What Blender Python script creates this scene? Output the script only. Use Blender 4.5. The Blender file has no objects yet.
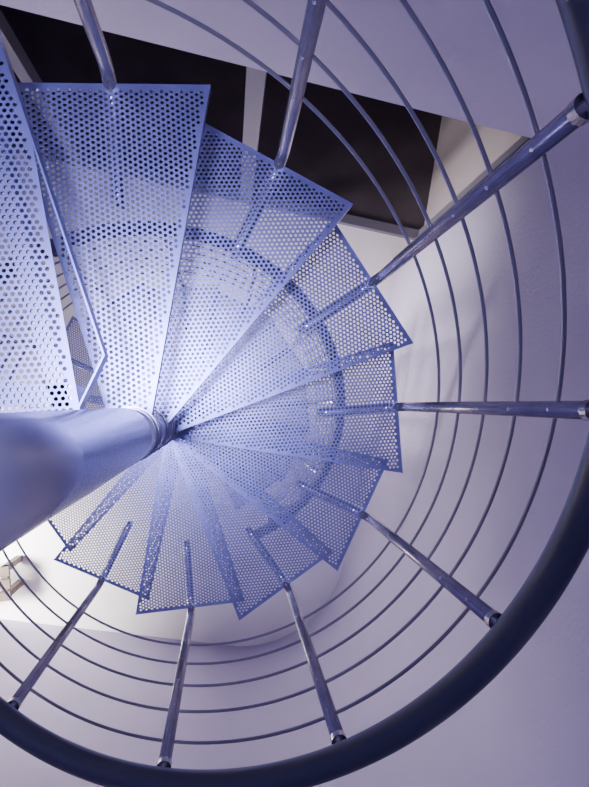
import bpy, bmesh, math
from math import sin, cos, pi
from mathutils import Vector, Matrix
S=1.1
H=0.15752; DT=0.52179; R=0.75; RP=0.743; PH=0.85; W2=0.2774; FLOOR=-15*H
N1=Vector((.2403,.971)); N2=Vector((.971,-.2403))
scene=bpy.context.scene
# ---------------- materials
def mat(name,col,rough=.5,metal=0,noise=0,nscale=8,bump=0,bscale=200,col2=None):
    m=bpy.data.materials.new(name); m.use_nodes=True; nt=m.node_tree; b=nt.nodes['Principled BSDF']
    b.inputs['Roughness'].default_value=rough; b.inputs['Metallic'].default_value=metal
    b.inputs['Base Color'].default_value=(*col,1)
    tc=nt.nodes.new('ShaderNodeTexCoord')
    if noise or col2:
        n=nt.nodes.new('ShaderNodeTexNoise'); n.inputs['Scale'].default_value=nscale; n.inputs['Detail'].default_value=6
        nt.links.new(tc.outputs['Object'],n.inputs['Vector'])
        r=nt.nodes.new('ShaderNodeValToRGB'); r.color_ramp.elements[0].position=.3; r.color_ramp.elements[1].position=.7
        c2=col2 or tuple(max(0,c*(1-noise)) for c in col)
        r.color_ramp.elements[0].color=(*c2,1); r.color_ramp.elements[1].color=(*col,1)
        nt.links.new(n.outputs['Fac'],r.inputs['Fac']); nt.links.new(r.outputs['Color'],b.inputs['Base Color'])
    if bump:
        n2=nt.nodes.new('ShaderNodeTexNoise'); n2.inputs['Scale'].default_value=bscale
        nt.links.new(tc.outputs['Object'],n2.inputs['Vector'])
        bp=nt.nodes.new('ShaderNodeBump'); bp.inputs['Strength'].default_value=bump; bp.inputs['Distance'].default_value=.01
        nt.links.new(n2.outputs['Fac'],bp.inputs['Height']); nt.links.new(bp.outputs['Normal'],b.inputs['Normal'])
    return m
M_tread=mat('perforated_galvanised_steel',(.26,.26,.44),.33,.65,.25,12)
M_post=mat('post_steel',(.54,.50,.50),.25,.85,.25,20)
M_rod=mat('rod_steel',(.30,.27,.27),.32,.6)
M_rail=mat('handrail_grey_pvc',(.070,.068,.080),.42,0,.1,10)
M_col=mat('column_painted_steel',(.46,.44,.52),.26,.5,.1,6)
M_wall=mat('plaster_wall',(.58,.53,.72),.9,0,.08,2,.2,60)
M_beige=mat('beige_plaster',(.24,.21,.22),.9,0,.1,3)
M_floor=mat('pale_stone_floor',(.82,.77,.78),.8,0,.1,3)
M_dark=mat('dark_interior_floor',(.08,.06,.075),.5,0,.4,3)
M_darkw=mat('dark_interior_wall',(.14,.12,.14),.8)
M_frame=mat('aluminium_frame',(.18,.17,.22),.4,.5)
M_jamb=mat('dark_metal_jamb',(.06,.06,.08),.4,.4)
M_wood=mat('weathered_brown_wood',(.11,.075,.06),.7,0,.5,15)
# ---------------- helpers
def mk(name,bm,m,parent=None,smooth=False,loc=None,rz=0):
    me=bpy.data.meshes.new(name); 
    for v in bm.verts: v.co*=S
    bm.to_mesh(me); bm.free(); me.materials.append(m)
    if smooth:
        for p in me.polygons: p.use_smooth=True
    o=bpy.data.objects.new(name,me); scene.collection.objects.link(o)
    if loc is not None: o.location=Vector(loc)*S
    o.rotation_euler=(0,0,rz)
    if parent: o.parent=parent
    return o
def inst(name,me,parent,loc,rz):
    o=bpy.data.objects.new(name,me); scene.collection.objects.link(o); o.location=Vector(loc)*S; o.rotation_euler=(0,0,rz); o.parent=parent; return o
def empty(name):
    e=bpy.data.objects.new(name,None); scene.collection.objects.link(e); return e
def prism(bm,pts,z0,z1):
    lo=[bm.verts.new((p[0],p[1],z0)) for p in pts]; hi=[bm.verts.new((p[0],p[1],z1)) for p in pts]
    n=len(pts); bm.faces.new(hi); bm.faces.new(lo[::-1])
    for i in range(n): bm.faces.new((lo[i],lo[(i+1)%n],hi[(i+1)%n],hi[i]))
def wab(a,b): v=N2*a+N1*b; return (v.x,v.y)
def wbox(bm,a0,a1,b0,b1,z0,z1): prism(bm,[wab(a0,b0),wab(a1,b0),wab(a1,b1),wab(a0,b1)],z0,z1)
def cyl(bm,c,r,z0,z1,n=48): prism(bm,[(c[0]+r*cos(2*pi*i/n),c[1]+r*sin(2*pi*i/n)) for i in range(n)],z0,z1)
def tube(bm,pts,r,n=10,cap=True):
    rings=[];pts=[Vector(p) for p in pts]
    prev=None
    for i,p in enumerate(pts):
        t=(pts[min(i+1,len(pts)-1)]-pts[max(i-1,0)]).normalized()
        if prev is None:
            up=Vector((0,0,1)) if abs(t.z)<.9 else Vector((1,0,0)); u=t.cross(up).normalized()
        else: u=(prev-t*prev.dot(t)).normalized()
        prev=u; v=t.cross(u)
        rr=r[i] if isinstance(r,(list,tuple)) else r
        rings.append([bm.verts.new(p+u*rr*cos(2*pi*k/n)+v*rr*sin(2*pi*k/n)) for k in range(n)])
    for A,B in zip(rings,rings[1:]):
        for k in range(n): 
            f=bm.faces.new((A[k],A[(k+1)%n],B[(k+1)%n],B[k])); f.smooth=True
    if cap: bm.faces.new(rings[0][::-1]); bm.faces.new(rings[-1])
# ---------------- perforated plates
PITCH=.0118; HR=.0039; TH=.0022
def clip(poly,wedge):
    out=poly
    m=len(wedge)
    for i in range(m):
        a=wedge[i]; b=wedge[(i+1)%m]; e=b-a; nrm=Vector((-e.y,e.x)).normalized()
        inp=out; out=[]
        for j in range(len(inp)):
            p=inp[j]; q=inp[(j+1)%len(inp)]; dp=(p-a).dot(nrm); dq=(q-a).dot(nrm)
            if dp>=0: out.append(p)
            if (dp>=0)!=(dq>=0): out.append(p+(q-p)*(dp/(dp-dq)))
        if not out: return []
    return out
def perforated(bm,wedge,z,pitch=PITCH,hr=HR,border=.005,flange=.022):
    wedge=[Vector(w) for w in wedge]
    area=sum(wedge[i].x*wedge[(i+1)%len(wedge)].y-wedge[(i+1)%len(wedge)].x*wedge[i].y for i in range(len(wedge)))
    if area<0: wedge=wedge[::-1]
    m=len(wedge); edges=[]
    for i in range(m):
        a=wedge[i]; b=wedge[(i+1)%m]; e=b-a; edges.append((a,Vector((-e.y,e.x)).normalized()))
    x0=min(w.x for w in wedge);x1=max(w.x for w in wedge);y0=min(w.y for w in wedge);y1=max(w.y for w in wedge)
    cache={}
    def V(x,y,zz):
        k=(round(x,5),round(y,5),zz)
        if k not in cache: cache[k]=bm.verts.new((x,y,zz))
        return cache[k]
    def face(vs):
        u=[]
        for v in vs:
            if v not in u: u.append(v)
        if len(u)>2:
            try: bm.faces.new(u)
            except ValueError: pass
    rh=pitch/math.sqrt(3); dy=pitch*math.sqrt(3)/2
    outer=[]
    for k in range(12):
        a=k*pi/6+pi/6; rr=rh if k%2==0 else rh*cos(pi/6); outer.append(Vector((cos(a)*rr,sin(a)*rr)))
    hole=[Vector((cos(k*pi/6+pi/6)*hr,sin(k*pi/6+pi/6)*hr)) for k in range(12)]
    j=0; y=y0
    while y<y1+pitch:
        x=x0+(pitch/2 if j%2 else 0)
        while x<x1+pitch:
            c=Vector((x,y)); ds=[(c-a).dot(nn) for a,nn in edges]; dm=min(ds)
            if dm>hr+border:
                ou=[]
                for o in outer:
                    t=1
                    for d,(a,nn) in zip(ds,edges):
                        on=o.dot(nn)
                        if on<0: t=min(t,d/-on)
                    ou.append(c+o*t)
                for k in range(12):
                    k2=(k+1)%12; h1=c+hole[k];h2=c+hole[k2];o1=ou[k];o2=ou[k2]
                    face([V(o1.x,o1.y,z),V(o2.x,o2.y,z),V(h2.x,h2.y,z),V(h1.x,h1.y,z)])
                    face([V(h1.x,h1.y,z-TH),V(h2.x,h2.y,z-TH),V(o2.x,o2.y,z-TH),V(o1.x,o1.y,z-TH)])
                    face([V(h1.x,h1.y,z),V(h2.x,h2.y,z),V(h2.x,h2.y,z-TH),V(h1.x,h1.y,z-TH)])
            elif dm>-rh:
                pl=clip([c+outer[k] for k in range(0,12,2)],wedge)
                if len(pl)>2:
                    face([V(p.x,p.y,z) for p in pl]); face([V(p.x,p.y,z-TH) for p in pl][::-1])
            x+=pitch
        y+=dy; j+=1
    for i in range(m):
        a=wedge[i]; b=wedge[(i+1)%m]; nn=edges[i][1]*.0032
        prism(bm,[a,b,b+nn,a+nn],z-flange,z+.0006)
# ---------------- staircase
stair=empty('spiral_staircase')
bm=bmesh.new()
wedge=[(.034,-.042),(R*cos(W2),-R*sin(W2)),(R*cos(W2),R*sin(W2)),(.034,.042)]
perforated(bm,wedge,0)
tread=mk('tread',bm,M_tread,stair,loc=(0,0,-(1-4)*H),rz=-(1-4)*DT)
tm=tread.data
for k in range(2,19): inst('tread_%d'%k,tm,stair,(0,0,-(k-4)*H),-(k-4)*DT)
# landing
bm=bmesh.new()
zl=4*H
perforated(bm,[(-.007,.148),(-.165,.775),(-.5,.86),(-.5,-.035),(-.045,-.035),(-.055,.06)],zl,flange=.03)
perforated(bm,[(-.5,-.035),(-.5,1.52),(-1.2,1.69),(-1.2,-.035)],zl,pitch=.03,hr=.01,flange=.05)
mk('landing_plate',bm,M_tread,stair)
bm=bmesh.new()
prism(bm,[(-.10,.06),(-.235,.78),(-.205,.785),(-.07,.06)],zl-.06,zl-.006)
prism(bm,[(-.5,.10),(-.5,.14),(-.06,.10),(-.06,.06)][::-1],zl-.06,zl-.006)
bm.normal_update()
mk('landing_beams',bm,M_post,stair)
# column
bm=bmesh.new(); cyl(bm,(0,0),.0515,FLOOR,1.62,64)
ob=mk('column',bm,M_col,stair)
bm=bmesh.new()
for k in range(1,19):
    z=-(k-4)*H
    cyl(bm,(0,0),.0545,z-.115,z+.030,64)
    cyl(bm,(0,0),.0575,z-.036,z-.026,64)
    cyl(bm,(0,0),.0575,z-.002,z+.008,64)
cyl(bm,(0,0),.0550,zl-.06,1.60,64)
cyl(bm,(0,0),.12,FLOOR,FLOOR+.01,48)
mk('hub_sleeves',bm,M_col,stair)
for n in ('column','hub_sleeves'):
    o=bpy.data.objects[n]
    for p in o.data.polygons: p.use_smooth=abs(p.normal.z)<.5
# posts
bm=bmesh.new()
pts=[(.47,0,-.026),(.50,0,-.026)]; rr=[.010,.0145]
br=.07
pts+= [(RP-br,0,-.026)]; rr+=[.0145]
for i in range(1,9):
    a=i/8*pi/2; pts.append((RP-br+br*sin(a),0,-.026+br*(1-cos(a)))); rr.append(.0145)
pts.append((RP,0,PH)); rr.append(.0145)
tube(bm,pts,rr,16)
cyl(bm,(RP,0),.0165,PH-.012,PH+.003,20)
cyl(bm,(RP,0),.009,PH,PH+.012,12)
RODS=[.26,.385,.51,.635,.76]
for z in RODS:
    tube(bm,[(RP-.016,0,z),(RP+.016,0,z)],.0035,10)
post=mk('post',bm,M_post,stair,loc=(0,0,-(1-4)*H),rz=-(1-4)*DT)
for k in range(2,19): inst('post_%d'%k,post.data,stair,(0,0,-(k-4)*H),-(k-4)*DT)
def helix(r,z0,k0,k1,n=14):
    P=[];m=int((k1-k0)*n)
    for i in range(m+1):
        k=k0+(k1-k0)*i/m; a=-(k-4)*DT; P.append((r*cos(a),r*sin(a),-(k-4)*H+z0))
    return P
for i,z in enumerate(RODS):
    bm=bmesh.new(); tube(bm,helix(RP,z,.75,18),.0040,8); mk('rail_rod_%d'%(i+1),bm,M_rod,stair)
bm=bmesh.new(); tube(bm,helix(.757,PH+.028,.6,18.3,24),.0275,20); mk('handrail',bm,M_rail,stair)
# ---------------- architecture
TOP=3.0; WR=1.255; WI=WR+.19
def wallobj(name,boxes,m):
    bm=bmesh.new()
    for b in boxes: wbox(bm,*b)
    return mk(name,bm,m)
LZ=-.45
wallobj('wall_back',[(-3.2,WI+.2,1.40,1.67,LZ,TOP),(-3.2,-2.4,1.40,1.67,FLOOR,LZ)],M_wall)
# right wall + rounded corner + front wall: one continuous plastered shell
FR=.75
bm=bmesh.new()
ca,cb=WR-FR,-1.67+FR
prof=[((-2.6,-1.67),(-2.6,-1.87)),((ca-.06,-1.67),(ca-.06,-1.87))]
for t in range(33):
    u=t/32*pi/2
    prof.append(((ca+FR*sin(u),cb-FR*cos(u)),(ca+(FR+.19)*sin(u),cb-(FR+.2)*cos(u))))
prof+=[((WR,cb+.06),(WI,cb+.06)),((WR,1.395),(WI,1.395))]
cols=[]
for pi_,po_ in prof:
    a=wab(*pi_); b=wab(*po_)
    cols.append([bm.verts.new((a[0],a[1],FLOOR-.1)),bm.verts.new((a[0],a[1],TOP)),bm.verts.new((b[0],b[1],TOP)),bm.verts.new((b[0],b[1],FLOOR-.1))])
for A,B in zip(cols,cols[1:]):
    for k in range(4):
        f=bm.faces.new((A[k],A[(k+1)%4],B[(k+1)%4],B[k])); f.smooth=(k in (0,2))
bm.faces.new(cols[0]); bm.faces.new(cols[-1][::-1])
bmesh.ops.recalc_face_normals(bm,faces=bm.faces)
mk('wall_right',bm,M_wall)
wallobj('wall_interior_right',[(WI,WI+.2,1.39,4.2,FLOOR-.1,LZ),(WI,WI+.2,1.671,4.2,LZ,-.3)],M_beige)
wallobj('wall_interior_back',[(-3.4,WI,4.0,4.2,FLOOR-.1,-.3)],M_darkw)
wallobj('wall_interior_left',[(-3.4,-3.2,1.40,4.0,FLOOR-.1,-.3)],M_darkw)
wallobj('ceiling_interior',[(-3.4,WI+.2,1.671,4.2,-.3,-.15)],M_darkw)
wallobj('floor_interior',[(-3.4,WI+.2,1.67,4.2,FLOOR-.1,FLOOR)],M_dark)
wallobj('floor',[(-9,WI+.2,-9,1.67,FLOOR-.1,FLOOR)],M_floor)
# window frame in opening
bm=bmesh.new()
wbox(bm,-2.4,WI,1.60,1.67,FLOOR,FLOOR+.05)
wbox(bm,-2.4,WI,1.60,1.67,LZ-.06,LZ)
for a,w in ((WI-.05,.05),(.0,.09),(-1.2,.07),(-2.4,.06)):
    wbox(bm,a,a+w,1.60,1.67,FLOOR+.05,LZ-.06)
mk('window_1',bm,M_frame)
bm=bmesh.new()
wbox(bm,WR-.012,WR+.035,1.397,1.43,FLOOR,LZ)
mk('trim_1',bm,M_jamb)
# wooden bench outdoors
bench=empty('wooden_bench')
bm=bmesh.new()
cx,cy=-1.50,-1.02
def lb(x0,x1,y0,y1,z0,z1): prism(bm,[(cx+x0,cy+y0),(cx+x1,cy+y0),(cx+x1,cy+y1),(cx+x0,cy+y1)],FLOOR+z0,FLOOR+z1)
for i in range(3): lb(-.5,.2,-.12+i*.08,-.06+i*.08,.26,.285)
mk('seat_slats',bm,M_wood,bench)
bm=bmesh.new()
for x in (-.45,.14):
    for y in (-.11,.06): lb(x,x+.04,y,y+.04,0,.26)
    lb(x,x+.04,-.11,.10,.22,.26)
mk('legs',bm,M_wood,bench)
# ---------------- lights
w=bpy.data.worlds.new('sky'); scene.world=w; w.use_nodes=True
bg=w.node_tree.nodes['Background']; bg.inputs['Color'].default_value=(.25,.22,.80,1); bg.inputs['Strength'].default_value=.50
def area(name,loc,target,size,power,col,spread=180):
    l=bpy.data.lights.new(name,'AREA'); l.size=size*S; l.energy=power; l.color=col; l.spread=math.radians(spread)
    o=bpy.data.objects.new(name,l); scene.collection.objects.link(o); o.location=Vector(loc)*S
    o.rotation_euler=(Vector(target)-Vector(loc)).to_track_quat('-Z','Y').to_euler(); return o
area('courtyard_daylight',(-3.0,-.6,-1.5),(.9,.4,-2.2),1.2,36,(1,.92,.9),90)
area('right_wall_fill',(-2.4,1.05,-1.3),(1.2,.70,-1.85),.6,34,(1,.92,.95),40)  # added fill lamp that brightens the lower right wall; no doorway stands here
area('courtyard_sun_patch',(-2.1,-.6,-.6),(-1.75,-.85,-2.3),.6,120,(1,.96,.92),70)
area('hub_highlight_fill',(-.22,.18,2.8),(.02,.12,0),.45,15,(.45,.46,1),38)  # added overhead lamp, placed so the treads catch a bluish highlight near the hub
# ---------------- camera
cd=bpy.data.cameras.new('camera'); cam=bpy.data.objects.new('camera',cd); scene.collection.objects.link(cam)
cam.location=Vector((0.20109,0.0494,1.57501))*S; cam.rotation_euler=(0.0183,-0.12509,-0.07087)
cd.sensor_fit='VERTICAL'; cd.sensor_height=24; cd.lens=523.254/787*24; cd.clip_start=.01
scene.camera=cam
